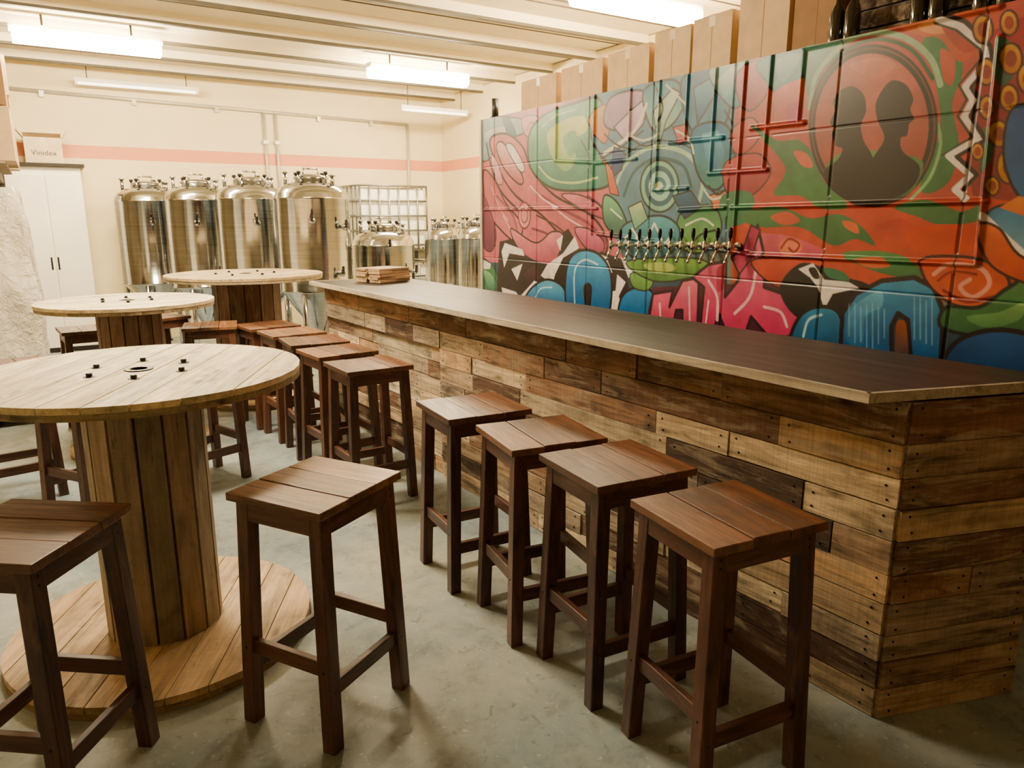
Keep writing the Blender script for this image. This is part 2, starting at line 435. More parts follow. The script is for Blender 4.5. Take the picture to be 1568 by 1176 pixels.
# ------------------------------------------------------------------ tanks
def tank(loc, r, ztop, zbot, lid=.22, nm='stainless_fermenter_tank', rz=0):
    m=MB()
    prof=[(.03,.28),(.05,.3),(r*.45,zbot-.28),(r*.93,zbot-.02),(r,zbot),(r+.006,zbot+.01),(r,zbot+.02),
          (r,ztop-.08),(r+.006,ztop-.07),(r,ztop-.06),(r*.97,ztop-.02),(r*.88,ztop+.03),(r*.7,ztop+.07),(r*.5,ztop+.095),(.0,ztop+.11)]
    m.lathe(prof,(0,0,0),M_steel,seg=48)
    zt=ztop+.07
    m.lathe([(r*.42,zt),(r*.42,zt+.05),(r*.46,zt+.055),(r*.46,zt+.075),(r*.3,zt+.1),(0,zt+.11)],(0,0,0),M_steel,seg=32)
    m.tube([(-.08,0,zt+.09),(-.08,0,zt+.16),(.08,0,zt+.16),(.08,0,zt+.09)],.01,M_steel)
    for k in range(4):
        a=k*math.pi/2+.5; x,y=r*.5*math.cos(a),r*.5*math.sin(a)
        m.cyl((x,y,zt-.01),(x,y,zt+.11),.012,M_steel); m.lathe([(0,0),(.022,.0),(.022,.025),(0,.03)],(x,y,zt+.1),M_steel_dark,seg=10)
    for a,h in ((2.4,.14),(5.2,.1),(.2,.12)):
        x,y=r*.72*math.cos(a),r*.72*math.sin(a)
        m.cyl((x,y,zt-.02),(x,y,zt-.02+h),.02,M_steel); m.lathe([(0,0),(.034,0),(.034,.015),(0,.018)],(x,y,zt-.02+h),M_steel,seg=14)
    for k in range(4):
        a=k*math.pi/2+math.pi/4; x,y=(r-.03)*math.cos(a),(r-.03)*math.sin(a)
        m.cyl((x,y,.02),(x,y,zbot+.06),.026,M_steel); m.lathe([(0,0),(.045,0),(.045,.015),(.02,.03),(0,.03)],(x,y,0),M_steel_dark,seg=14)
    for z,a in ((zbot+.42*(ztop-zbot)+.3,-2.0),(zbot+.2,-1.35),(ztop-.35,-1.2)):
        x,y=math.cos(a),math.sin(a)
        m.cyl((x*r*.98,y*r*.98,z),(x*(r+.07),y*(r+.07),z),.018,M_steel)
        m.cyl((x*(r+.06),y*(r+.06),z),(x*(r+.075),y*(r+.075),z),.036,M_steel)
        m.box((x*(r+.085),y*(r+.085),z+.03),(.02,.02,.08),M_steel_dark)
    return m.obj(nm,(loc[0],loc[1],0),rz)
tank((2.41,7.70),.375,1.87,.86,rz=.1)
tank((2.03,8.70),.375,1.88,.8,rz=.3)
tank((1.62,9.58),.375,1.88,.8,rz=.2)
tank((1.17,10.4),.375,1.88,.8,rz=.4)
tank((3.25,7.87),.345,1.38,.75,nm='stainless_brew_kettle',rz=.2)
tank((4.66,9.1),.28,1.4,.6,nm='stainless_brew_kettle',rz=.9)
tank((4.80,8.45),.27,1.42,.6,nm='stainless_brew_kettle',rz=.5)

m=MB()
for zb in (0,1.04):
    for dx in (-.42,0,.42): m.box((dx,0,zb+.06),(.14,1.0,.12),M_cage)
    m.box((0,0,zb+.13),(1.05,1.05,.02),M_cage)
    m.box((0,0,zb+.56),(.94,.94,.8),M_tote)
    for k in range(8):
        t=-.5+k/7
        for s in (-.5,.5):
            m.cyl((t,s,zb+.14),(t,s,zb+1.0),.013,M_cage,seg=8); m.cyl((s,t,zb+.14),(s,t,zb+1.0),.013,M_cage,seg=8)
    for k in range(5):
        zz=zb+.2+.8*k/4
        for s in (-.5,.5):
            m.cyl((-.5,s,zz),(.5,s,zz),.014,M_cage,seg=8); m.cyl((s,-.5,zz),(s,.5,zz),.014,M_cage,seg=8)
m.obj('ibc_tote_stack',(4.15,10.15,0),.03,0)

# ------------------------------------------------------------------ left storage
m=MB()
m.box((.035,0,1.1),(.80,.5,2.2),M_white,jit=False)
m.box((.04,-.03,2.215),(.88,.58,.04),M_steel_dark)
m.box((-.145,-.26,1.08),(.37,.02,2.05),M_white); m.box((.245,-.26,1.08),(.36,.02,2.05),M_white)
for x in (.02,.09): m.cyl((x,-.27,1.0),(x,-.27,1.15),.01,M_steel_dark)
m.box((.035,-.26,.03),(.80,.03,.06),M_steel_dark)
m.obj('white_storage_cabinet',(.05,10.72,0),0,.004)
def carton(loc,size,rz=0,mat=M_card,opened=False,label=None):
    m=MB(); w,d,h=size
    m.box((0,0,h/2),(w,d,h),mat)
    if opened:
        for s in (-1,1):
            m.box((s*(w/2+.03),0,h+.04),(.005,d,.12),mat,R=Matrix.Rotation(s*.6,3,'Y'))
            m.box((0,s*(d/2-.05),h+.03),(w,.13,.005),mat,R=Matrix.Rotation(s*.3,3,'X'))
    else:
        m.box((0,-d/4,h+.0015),(w,d/2-.004,.003),mat); m.box((0,d/4,h+.0015),(w,d/2-.004,.003),mat)
        m.box((0,0,h+.004),(w+.002,.05,.001),M_tape)
    for s in (-1,1):
        m.box((s*(w/2+.0005),0,h-.03),(.001,.05,.06),M_tape); m.box((s*(w/2+.0004),0,h*.5),(.001,.004,h),M_card_dk)
    m.box((0,-d/2-.0005,h-.04),(.05,.001,.08),M_tape)
    o=m.obj('cardboard_box',loc,rz,.004)
    if label:
        cu=bpy.data.curves.new('label','FONT'); cu.body=label; cu.size=.085; cu.extrude=.0005; cu.align_x='CENTER'
        t=bpy.data.objects.new('label',cu); scene.collection.objects.link(t); t.parent=o
        t.location=(0,-d/2-.003,h*.3); t.rotation_euler=(math.pi/2,0,0); cu.materials.append(M_black)
    return o
carton((.14,10.68,2.24),(.38,.3,.29),0,M_cardlt,True,'Vinidex')

m=MB()
x0,x1,y0,y1=-1.35,-.3,7.9,9.9
for x in (x0,x1):
    for y in (y0,y1): m.box((x,y,1.6),(.06,.06,3.2),M_rib)
for zz in (2.02,):
    for x in (x0,x1): m.box((x,(y0+y1)/2,zz),(.05,y1-y0,.1),M_rib)
    m.box(((x0+x1)/2+.06,(y0+y1)/2,zz+.06),(x1-x0+.1,y1-y0,.025),M_pallet,L('#9a7c58'))
m.obj('storage_rack')
for (yy,w,h,mt) in ((8.25,.55,.45,M_card),(8.9,.55,.62,M_card_dk),(9.5,.36,.5,M_card)): carton((-.36,yy,2.096),(.5,w,h),0,mt)
carton((-.36,8.25,2.56),(.48,.5,.4),0,M_card_dk); carton((-.34,8.9,2.73),(.46,.5,.35),.05,M_card)
m=MB()
for yy in (-.5,-.25,0,.25,.5): m.box((0,yy,.11),(.9,.1,.022),M_pallet,L('#8b6b48'))
for xx in (-.4,0,.4): m.box((xx,0,.05),(.09,1.15,.1),M_pallet,L('#7b5d3e'),axis=1)
pl=m.obj('wrapped_pallet',(-.52,7.3,0))
me=bpy.data.meshes.new('wrap')
bm=bmesh.new(); bmesh.ops.create_cube(bm,size=1); bmesh.ops.scale(bm,vec=(.9,1.1,1.7),verts=bm.verts)
bmesh.ops.subdivide_edges(bm,edges=bm.edges,cuts=24,use_grid_fill=True)
for v in bm.verts:
    f=1-.12*max(0,v.co.z)
    v.co.x*=f; v.co.y*=f
    a=math.atan2(v.co.y,v.co.x)
    k=.012*math.sin(a*23+v.co.z*6)+.010*math.sin(a*41-v.co.z*11)+.014*math.sin(v.co.z*10+a*5)
    v.co.x*=1+k*1.8; v.co.y*=1+k*1.8
bm.to_mesh(me); bm.free(); me.materials.append(M_wrap)
for p in me.polygons: p.use_smooth=True
w=bpy.data.objects.new('wrapped_goods',me); scene.collection.objects.link(w); w.parent=pl; w.location=(0,0,.98)

# ------------------------------------------------------------------ cold room with mural
XM=3.2; CT=2.4; YM0,YM1=-.6,5.55
m=MB()
m.box(((XM+.02+5.5)/2,(YM0+YM1)/2,CT/2-.005),(5.5-XM-.02,YM1-YM0-.01,CT-.01),M_wall2,jit=False)
m.box((XM+.012,YM1-.0,CT/2),(.05,.03,CT),M_ridge)
m.box((XM+.02,(YM0+.9)/2,CT/2),(.03,.9-YM0,CT),M_card_dk,jit=False)
cold=m.obj('cold_room')
# ---- flat mural artwork. sketch points are digitised and rectified to wall metres
def rect(p):
    a=(p[0]-784)/1120; b=(588-p[1])/1120
    hf=.9754+b*.2203; t=XM/(.5335*hf+.8458*a)
    return (t*(.8458*hf-.5335*a), 1.6+t*(b*.9754-.2203))
RES=.004; ys=np.arange(.9,YM1,RES); zs=np.arange(.7,CT+1e-6,RES)
NY,NZ=len(ys),len(zs)
YY,ZZ=np.meshgrid(ys,zs)
img=np.zeros((NZ,NY,3)); img[:]=hx('#6d7f74'); hgt=np.zeros((NZ,NY))
def cat(pts,closed=True,k=6):
    n=len(pts); out=[]
    P=[np.array(p,float) for p in pts]
    rng=range(n) if closed else range(n-1)
    for i in rng:
        p0=P[(i-1)%n] if closed or i>0 else P[i]; p1=P[i]; p2=P[(i+1)%n]; p3=P[(i+2)%n] if closed or i+2<n else P[i+1]
        for j in range(k):
            t=j/k; out.append(.5*((2*p1)+(-p0+p2)*t+(2*p0-5*p1+4*p2-p3)*t*t+(-p0+3*p1-3*p2+p3)*t**3))
    if not closed: out.append(P[-1])
    return out
def window(W,pad):
    lo=W.min(0)-pad; hi=W.max(0)+pad
    i0=max(0,int((lo[0]-ys[0])/RES)); i1=min(NY,int((hi[0]-ys[0])/RES)+2)
    j0=max(0,int((lo[1]-zs[0])/RES)); j1=min(NZ,int((hi[1]-zs[0])/RES)+2)
    return i0,i1,j0,j1
def segdist(Y,Z,W,closed):
    d=np.full(Y.shape,1e9); n=len(W)
    for i in range(n if closed else n-1):
        a=W[i]; b=W[(i+1)%n]; ab=b-a; q=ab@ab+1e-12
        t=np.clip(((Y-a[0])*ab[0]+(Z-a[1])*ab[1])/q,0,1)
        d=np.minimum(d,(Y-a[0]-t*ab[0])**2+(Z-a[1]-t*ab[1])**2)
    return np.sqrt(d)
def fill(pts,c1,c2=None,smooth=True,ol=None,ow=.012,soft=.003,grad='v'):
    W=np.array([rect(p) for p in (cat(pts) if smooth else pts)])
    i0,i1,j0,j1=window(W,ow+.02)
    if i1<=i0 or j1<=j0: return
    Y=YY[j0:j1,i0:i1]; Z=ZZ[j0:j1,i0:i1]; ins=np.zeros(Y.shape,bool); n=len(W)
    for i in range(n):
        a=W[i]; b=W[(i+1)%n]
        if a[1]==b[1]: continue
        c=((a[1]>Z)!=(b[1]>Z))&(Y<(b[0]-a[0])*(Z-a[1])/(b[1]-a[1])+a[0]); ins^=c
    d=segdist(Y,Z,W,True); sd=np.where(ins,d,-d)
    al=np.clip(sd/soft+.5,0,1)[...,None]
    ca=np.array(hx(c1)); cb=np.array(hx(c2 or c1))
    if grad=='v': t=np.clip((W[:,1].max()-Z)/(np.ptp(W[:,1])+1e-6),0,1)
    elif grad=='h': t=np.clip((W[:,0].max()-Y)/(np.ptp(W[:,0])+1e-6),0,1)
    else: t=np.clip(1-d/grad,0,1)
    C=ca*(1-t[...,None])+cb*t[...,None]
    sub=img[j0:j1,i0:i1]; sub[:]=sub*(1-al)+C*al
    if ol:
        al=np.clip((ow/2-d)/.003+.5,0,1)[...,None]; sub[:]=sub*(1-al)+np.array(hx(ol))*al
def stroke(pts,w,c,smooth=True,soft=.003,closed=False,op=1):
    W=np.array([rect(p) for p in (cat(pts,closed) if smooth else pts)])
    i0,i1,j0,j1=window(W,w+soft)
    if i1<=i0 or j1<=j0: return
    d=segdist(YY[j0:j1,i0:i1],ZZ[j0:j1,i0:i1],W,closed)
    al=(op*np.clip((w/2-d)/soft+.5,0,1))[...,None]; sub=img[j0:j1,i0:i1]; sub[:]=sub*(1-al)+np.array(hx(c))*al
def ell(cx,cy,rx,ry,n=16,rot=0): return [(cx+rx*math.cos(2*math.pi*k/n)*math.cos(rot)-ry*math.sin(2*math.pi*k/n)*math.sin(rot),cy+rx*math.cos(2*math.pi*k/n)*math.sin(rot)+ry*math.sin(2*math.pi*k/n)*math.cos(rot)) for k in range(n)]
def ridge(pts,w=.014,h=.012):
    W=np.array([rect(p) for p in pts]); i0,i1,j0,j1=window(W,w*2)
    if i1<=i0 or j1<=j0: return
    d=segdist(YY[j0:j1,i0:i1],ZZ[j0:j1,i0:i1],W,False)
    hgt[j0:j1,i0:i1]=np.maximum(hgt[j0:j1,i0:i1],h*(.5+.5*np.cos(np.pi*np.clip(d/w,0,1))))
BLK='#1d1416'; WHT='#f2eada'
# big fields
fill([(730,180),(960,120),(960,470),(730,470)],'#cf747c','#c05c6c',False)
fill([(915,140),(1130,90),(1150,230),(1130,340),(1060,400),(960,400),(935,300)],'#5f94a8','#4f7c8c',True)
fill([(1120,60),(1580,-60),(1700,-60),(1700,340),(1130,345)],'#c4584e','#bc4c3e',False)
fill([(1120,320),(1700,300),(1700,480),(1120,440)],'#c4442a','#c05038',False)
fill([(730,400),(1000,420),(1240,470),(1700,480),(1700,640),(730,560)],'#2c4a5e','#1e2c3a',False)
# --- left figure
fill([(735,185),(785,180),(812,190),(800,205),(770,215),(758,235),(738,245)],'#a9c4c4','#7d9aa8',ol=BLK,ow=.012)
fill([(742,205),(765,195),(788,196),(770,207),(750,222)],'#dfe2d6','#8fb0ba')
fill([(770,183),(780,182),(790,205),(780,210)],'#4a86a0','#2a5c74',ol=BLK,ow=.006)
fill([(800,180),(822,178),(830,195),(820,212),(803,205)],'#dfa19c',ol=BLK,ow=.008)
stroke([(806,200),(812,188),(822,192),(818,203)],.008,'#8a2c38')
fill([(750,215),(775,205),(800,225),(815,262),(850,300),(905,330),(930,370),(915,400),(870,372),(830,330),(790,300),(765,262)],'#d88488','#b04c5c',ol='#2c1418',ow=.018)
fill([(760,225),(772,220),(800,270),(795,282),(772,258)],'#f0ccc8','#c4686c',ol='#2c1418',ow=.014)
fill([(740,262),(757,275),(775,312),(800,345),(790,370),(765,350),(745,320)],'#bc5464','#c87078',ol='#2c1418',ow=.016)
fill([(738,300),(750,320),(760,360),(752,385),(738,370)],'#843450','#642848',ol='#2c1418',ow=.01)
fill([(775,225),(785,222),(803,255),(796,262)],'#fff4ec',ol=BLK,ow=.009)
fill([(752,238),(762,250),(770,280),(760,278)],'#f8e4dc','#d88c94',ol=BLK,ow=.007)
stroke([(745,220),(752,255),(765,290),(790,318),(812,330)],.02,'#2c1418')
stroke([(760,300),(785,330),(800,372),(840,390)],.018,'#843050')
stroke([(830,300),(860,320),(905,345),(935,380)],.022,'#843050')
stroke([(815,350),(845,362),(880,392)],.018,'#682440')
stroke([(822,330),(850,345),(868,362),(872,385)],.012,'#2c1418')
stroke([(840,310),(870,335),(900,352)],.012,'#f8d4d0'); stroke([(812,285),(832,305),(855,318)],.012,'#f8dcd4')
stroke([(770,330),(782,352),(786,365)],.010,'#f4ccc8'); stroke([(752,285),(765,318),(778,338)],.008,'#f4ccc8')
stroke([(900,300),(925,320),(940,350)],.016,'#74284c')
fill([(860,300),(885,298),(915,312),(930,335),(905,328)],'#e08894','#a84460',ol='#2c1418',ow=.01)
fill([(880,350),(905,352),(925,372),(918,392),(895,378)],'#d8748c','#983860',ol='#2c1418',ow=.01)
fill(ell(803,330,9,20),'#e09090',ol='#701c34',ow=.014)
stroke(ell(803,330,5,11),.01,'#5c1830',closed=True)
# --- green blob
fill([(808,225),(815,195),(840,172),(880,158),(915,150),(925,180),(905,205),(918,235),(935,262),(930,285),(890,292),(845,288),(815,262)],'#78bc94','#3f8474',ol='#1c2c26',ow=.018)
fill([(838,205),(862,185),(893,178),(898,200),(878,215),(882,245),(865,262),(845,240)],'#dce47c','#84bc7c')
fill([(862,212),(880,200),(884,225),(872,240)],'#6cac80')
stroke([(825,255),(845,275),(880,280),(915,272)],.016,'#c0e09c'); stroke([(830,195),(850,178),(880,168)],.012,'#cfecb0')
stroke([(890,215),(902,240),(905,265)],.014,'#265c4c')
fill([(900,185),(925,160),(935,185),(925,220)],'#e0b862','#c86e4c',ol='#3c2018',ow=.008)
# --- teal centre: jagged wildstyle
fill([(935,150),(975,138),(1000,150),(985,185),(950,200),(925,190)],'#c8a4b8','#8c7494',ol='#1c2428',ow=.014)
fill([(940,195),(965,170),(995,145),(985,190),(960,220)],'#e8d8dc','#b08ca8',False,ol=BLK,ow=.01)
fill([(985,140),(1030,122),(1050,150),(1030,190),(1000,200)],'#4090a8','#a4ccb0',ol='#1c2c2e',ow=.014)
fill([(1000,170),(1030,135),(1042,142),(1020,185),(1008,230)],'#e0ecd0','#70b0a8',False,ol=BLK,ow=.009)
fill([(1045,120),(1095,102),(1120,130),(1110,190),(1075,215),(1050,180)],'#1f6c90','#4c9cb4',ol='#142630',ow=.014)
fill([(1062,135),(1100,112),(1092,150),(1068,190)],'#68bcd0','#205c88',False,ol=BLK,ow=.009)
fill([(1085,108),(1145,88),(1150,140),(1120,165)],'#b4dccc','#3f8ca4',ol='#142630',ow=.01)
fill([(1095,125),(1118,104),(1142,98),(1135,125),(1112,150)],'#e4ece0','#60a8b8',False)
fill([(1130,110),(1170,92),(1178,135),(1150,170),(1130,150)],'#cc5460','#ac3e4c',ol='#3c181c',ow=.01)
fill([(1160,95),(1235,72),(1235,110),(1200,150),(1178,130)],'#3a8c90','#3c7c78',ol='#1c3028',ow=.01)
fill([(1190,92),(1225,82),(1215,110),(1195,125)],'#90ccbc','#4c9c8c')
stroke([(925,235),(955,215),(975,195),(990,160)],.024,'#eeeacc')
stroke([(920,243),(950,226),(985,200)],.01,BLK)
stroke([(940,290),(960,250),(1000,225),(1050,235),(1075,270),(1070,310)],.026,'#b0d8b4')
stroke([(932,285),(954,242),(1000,216),(1056,226),(1085,268)],.01,'#163c38')
stroke([(955,300),(972,262),(1005,243),(1045,253),(1058,285)],.022,'#1f5860')
for r,c in ((36,'#12302e'),(33,'#84c0a4'),(27,'#2a6070'),(20,'#a0d4bc'),(12,'#3c8088'),(6,'#d8e8b8')): fill(ell(1010,285,r*.85,r*1.15),c)
fill([(925,300),(945,310),(960,345),(945,360),(925,340)],'#78bc84','#2a605c',ol='#142420',ow=.014)
fill([(1060,200),(1110,190),(1125,240),(1100,290),(1070,270)],'#207cac','#3f8878',ol='#142630',ow=.014)
fill([(1075,205),(1100,200),(1110,235),(1095,265),(1080,240)],'#70c0d4','#207098',False)
fill([(940,225),(958,235),(952,260),(935,275)],'#305c94','#1c3c64',False,ol=BLK,ow=.009)
fill([(1040,330),(1090,315),(1105,350),(1080,385),(1045,380)],'#3c8860','#7cac50',ol='#142420',ow=.012)
fill([(955,345),(1010,330),(1040,350),(1030,385),(985,400),(955,380)],'#50a4b0','#246878',ol='#142630',ow=.014)
fill([(962,318),(982,308),(992,335),(972,352)],'#c8e0a8','#60a484',False,ol=BLK,ow=.008)
fill([(1030,300),(1058,292),(1075,318),(1048,335)],'#2c6c88','#18405c',False,ol=BLK,ow=.008)
fill([(925,240),(938,262),(948,300),(934,296)],'#e08c54','#c85c44',False,ol=BLK,ow=.007)
fill([(1085,300),(1112,290),(1120,312),(1095,322)],'#e09c5c','#c86444',False,ol=BLK,ow=.007)
fill([(1030,195),(1052,190),(1056,215),(1040,222)],'#d8786c','#a84860',False,ol=BLK,ow=.007)
stroke([(948,385),(968,350),(985,378),(1002,342),(1018,378),(1030,352)],.014,'#f4f2dc',False)
for s in ([(960,205),(985,215),(1010,205)],[(1035,200),(1055,212),(1062,235)],[(1078,290),(1090,305),(1108,300)],[(935,320),(952,335)],[(1020,130),(1050,160)],[(1050,345),(1075,335),(1092,345)]):
    stroke(s,.012,'#e4f0d0')
for s in ([(965,212),(988,224),(1012,214)],[(1085,285),(1098,298),(1112,290)],[(925,205),(945,222),(972,230)],[(1110,170),(1125,200),(1122,235)],[(1050,385),(1072,360),(1098,352)],[(1000,125),(1015,165),(1000,205)]):
    stroke(s,.012,'#15201f')
fill([(1110,250),(1160,235),(1180,265),(1150,300),(1115,300)],'#c44c50','#983440',ol='#3c181c',ow=.008)
fill([(1120,200),(1150,180),(1165,205),(1140,235),(1122,230)],'#d86c64','#b84448',ol='#3c181c',ow=.008)
fill([(1105,300),(1150,295),(1150,335),(1110,345)],'#3a8058')
# --- red / green camouflage
fill([(1180,150),(1230,120),(1262,140),(1240,190),(1195,215)],'#d86c58','#c04c3c')
fill([(1150,190),(1190,215),(1225,215),(1250,245),(1262,278),(1300,315),(1262,320),(1225,300),(1185,298),(1200,270),(1198,248)],'#33704c','#468444')
fill([(1205,165),(1222,155),(1228,180),(1210,188)],'#c04470')
fill([(1215,232),(1235,235),(1245,255),(1228,254)],'#d8684c')
fill([(1130,332),(1190,316),(1240,334),(1285,328),(1320,348),(1340,376),(1310,366),(1275,376),(1225,348),(1165,348)],'#3f7c44','#346c3e')
fill([(1180,332),(1205,324),(1225,338),(1200,345)],'#c8583c'); fill([(1290,338),(1310,342),(1315,358),(1296,350)],'#d8683c')
fill([(1370,318),(1420,306),(1470,324),(1500,314),(1498,338),(1440,344),(1405,332)],'#438048','#346c3e')
fill([(1340,345),(1380,335),(1400,352),(1372,368),(1348,362)],'#b43424','#cc4c34')
fill([(1400,350),(1480,345),(1500,372),(1450,392),(1395,378)],'#cc3c22','#d05030')
fill([(1160,360),(1210,362),(1262,385),(1240,400),(1180,392)],'#d86078','#b84058')
fill([(1290,388),(1350,385),(1395,398),(1410,425),(1380,425),(1330,412)],'#4c9450','#326c40')
fill([(1310,397),(1350,394),(1362,408),(1330,410)],'#d46440')
fill([(1410,70),(1440,38),(1466,62),(1474,110),(1458,160),(1468,220),(1455,275),(1425,296),(1408,285),(1430,235),(1440,180),(1428,110)],'#468c56','#387444')
fill([(1440,75),(1462,90),(1458,130),(1444,120)],'#d8684c','#c0503c')
fill([(1235,75),(1262,68),(1300,62),(1262,105),(1240,150),(1232,120)],'#78b89c','#33786a')
fill([(1380,38),(1430,22),(1480,10),(1500,60),(1470,95),(1440,60),(1410,55)],'#dc7c48','#cc5838')
fill([(1405,42),(1435,32),(1452,48),(1428,52)],'#f0a868')
fill([(1440,30),(1500,5),(1530,20),(1515,60),(1475,80)],'#d06040','#b04030')
stroke([(1240,165),(1248,120),(1270,88),(1300,62),(1345,50),(1390,60),(1425,90),(1440,130)],.024,'#a8d0a4')
stroke([(1248,175),(1258,128),(1285,84),(1340,60),(1395,76),(1428,120)],.016,'#1f5c40')
stroke([(1432,180),(1440,220),(1425,270),(1395,305)],.014,'#8cc088')
# oval portrait
fill(ell(1337,193,99,125),'#1e1014')
stroke(ell(1337,193,94,119),.008,'#6c4434',closed=True)
fill(ell(1335,193,87,111),'#c86c58','#9c483c')
fill([(1262,262),(1300,230),(1400,240),(1412,262),(1390,298),(1335,308),(1285,295)],'#648c50','#386c40')
fill([(1300,100),(1345,88),(1372,100),(1340,120)],'#d8846c','#c86c58')
fill([(1285,140),(1305,132),(1322,145),(1326,170),(1318,192),(1323,217),(1335,238),(1350,285),(1335,312),(1300,308),(1268,285),(1262,262),(1282,245),(1290,228),(1278,222),(1274,205),(1277,196),(1271,188),(1278,170),(1276,155)],'#100a0c')
fill([(1342,155),(1362,125),(1385,128),(1398,150),(1394,168),(1399,182),(1392,190),(1389,207),(1379,212),(1382,232),(1408,255),(1398,285),(1362,308),(1330,312),(1322,272),(1338,240),(1354,212),(1343,182)],'#120b0e')
# --- right edge
fill([(1490,60),(1580,20),(1700,10),(1700,330),(1490,300),(1478,250),(1500,200),(1478,150),(1512,90)],'#a42c30','#882830',False)
fill([(1525,60),(1552,70),(1556,110),(1530,130)],'#3c7c58','#2c5c48'); fill([(1508,195),(1522,215),(1516,250),(1500,262)],'#4c8458','#2c5c48')
stroke([(1440,30),(1470,40),(1508,72),(1512,92),(1478,132),(1490,152),(1476,178),(1500,212),(1452,238),(1486,268),(1462,290),(1480,305)],.026,'#fffaf0',False)
stroke([(1446,22),(1478,33),(1516,70),(1520,94),(1487,134),(1499,152),(1486,178),(1509,214),(1465,240),(1496,268),(1475,290)],.016,'#1c1014',False)
stroke([(1432,36),(1464,46),(1500,75),(1502,90),(1468,130),(1480,152),(1466,178),(1488,210),(1442,238)],.008,'#1c3c2c',False)
for x,y,r in ((1510,110,17),(1548,90,20),(1512,165,15),(1545,150,17),(1530,205,17),(1497,232,11),(1545,255,22),(1575,120,20),(1520,285,12),(1505,45,18),(1545,35,16)):
    fill(ell(x,y,r*.85,r*1.2),'#dca434','#b8742a',ol='#4c1c1c',ow=.008); fill(ell(x,y,r*.45,r*.65),'#983c28')
fill([(1545,175),(1580,160),(1640,200),(1620,300),(1570,310),(1538,250)],'#24508c','#2c6ca0',ol=BLK,ow=.01)
fill([(1510,330),(1560,315),(1700,360),(1700,440),(1580,420),(1540,370)],'#3478a4','#a4ccd4',ol=BLK,ow=.01)
fill([(1530,318),(1560,300),(1600,310),(1580,335)],'#dc8c3c','#c05c30',False)
stroke([(1505,330),(1540,365),(1585,405)],.026,'#fffaf0',False); stroke([(1500,338),(1534,374),(1580,416)],.01,BLK,False)
# --- lower left shards
fill([(735,400),(755,408),(770,440),(800,455),(800,470),(735,470)],'#438058','#245a4c',ol=BLK,ow=.01)
fill([(740,415),(752,420),(760,440),(748,440)],'#8cc48c','#3c7c60')
fill([(765,370),(800,362),(830,385),(850,365),(870,350),(885,375),(900,400),(920,385),(960,400),(965,480),(760,450)],'#181014','#241418',False)
fill([(782,350),(800,388),(845,405),(862,362),(845,355),(820,372)],'#e08c94','#a84460',ol=BLK,ow=.012)
fill([(800,420),(818,405),(828,425),(812,440)],'#4c2838','#2c1820',False)
for tri in ([(773,372),(800,382),(803,392),(780,388),(772,410),(768,385)],[(768,440),(790,447),(800,462),(770,455)],[(880,362),(887,380),(862,395),(850,420),(846,436),(828,422),(838,405),(862,388)],[(818,430),(838,440),(812,458),(798,452)],[(908,385),(928,393),(938,418),(925,412)],[(905,450),(945,445),(952,470),(938,485)],[(950,393),(968,404),(978,432),(962,425)],[(740,398),(752,404),(750,412),(740,412)],[(852,368),(862,360),(858,385)],[(945,420),(958,432),(950,448),(940,470)],[(783,412),(800,404),(792,430)]):
    fill(tri,'#fffdf6','#f0e8d8',False)
fill([(800,462),(815,440),(838,428),(862,440),(868,472),(800,465)],'#5cb0d0','#1f5c98',ol=BLK,ow=.018)
fill([(868,470),(868,410),(885,385),(915,388),(935,420),(932,480),(905,482),(905,440),(895,440),(895,480)],'#48acdc','#14508c',ol=BLK,ow=.02)
stroke([(880,465),(880,415),(895,398),(915,405)],.014,'#c8ecf4'); stroke([(818,458),(828,442),(845,440)],.012,'#b8e4f0')
fill([(950,490),(952,455),(975,440),(1000,450),(995,495)],'#3890c8','#165494',ol=BLK,ow=.018)
fill([(965,420),(985,418),(1000,432),(990,445),(970,440)],'#70a850','#568a44',ol=BLK,ow=.008)
fill([(960,400),(1060,395),(1090,410),(1060,425),(1000,430)],'#74ac48','#4c8038',ol='#1c2c18',ow=.01)
fill([(985,405),(1020,402),(1035,412),(1005,418)],'#b4d068')
# --- pink letters
fill([(985,510),(1000,440),(1235,430),(1240,525),(1100,525)],'#5c1c34','#3c1428',False)
fill([(992,500),(1000,450),(1030,445),(1025,470),(1045,430),(1070,425),(1068,500),(1045,505),(1045,475),(1035,475),(1030,502)],'#ec7c94','#c03460',False,ol='#2a0c18',ow=.018)
fill([(1072,505),(1078,440),(1060,425),(1085,405),(1112,400),(1110,455),(1130,430),(1135,395),(1160,345),(1172,400),(1170,440),(1200,450),(1215,440),(1228,480),(1210,515),(1180,520),(1150,485),(1140,515),(1115,515),(1100,480),(1092,510)],'#f07c98','#c82c64',False,ol='#2a0c18',ow=.018)
fill([(1098,412),(1110,408),(1107,440),(1098,445)],'#b0224c',False); fill([(1140,402),(1156,368),(1162,400),(1150,430)],'#b0224c','#d8447c',False)
stroke([(1085,430),(1098,455),(1098,490)],.018,'#fcd0d8'); stroke([(1125,480),(1150,450),(1160,390)],.018,'#fcd0d8')
stroke([(1170,470),(1195,478),(1205,500)],.016,'#fcc4d0'); stroke([(1080,500),(1085,460)],.01,'#fff0f0')
stroke([(1010,465),(1012,495)],.014,'#fcd0d8'); stroke([(1055,440),(1056,490)],.014,'#fcc4d0')
fill([(1150,400),(1215,395),(1260,400),(1235,430),(1190,440)],'#d4543c','#b83c2c',ol='#3c1414',ow=.01)
fill([(1120,395),(1138,380),(1150,345),(1164,352),(1150,396),(1132,420)],'#a82450','#c8386c',False,ol='#2a0c18',ow=.01)
fill(ell(1210,378,18,14),'#e07c5c'); stroke([(1196,380),(1208,366),(1224,374),(1216,386),(1208,380)],.012,'#902420')
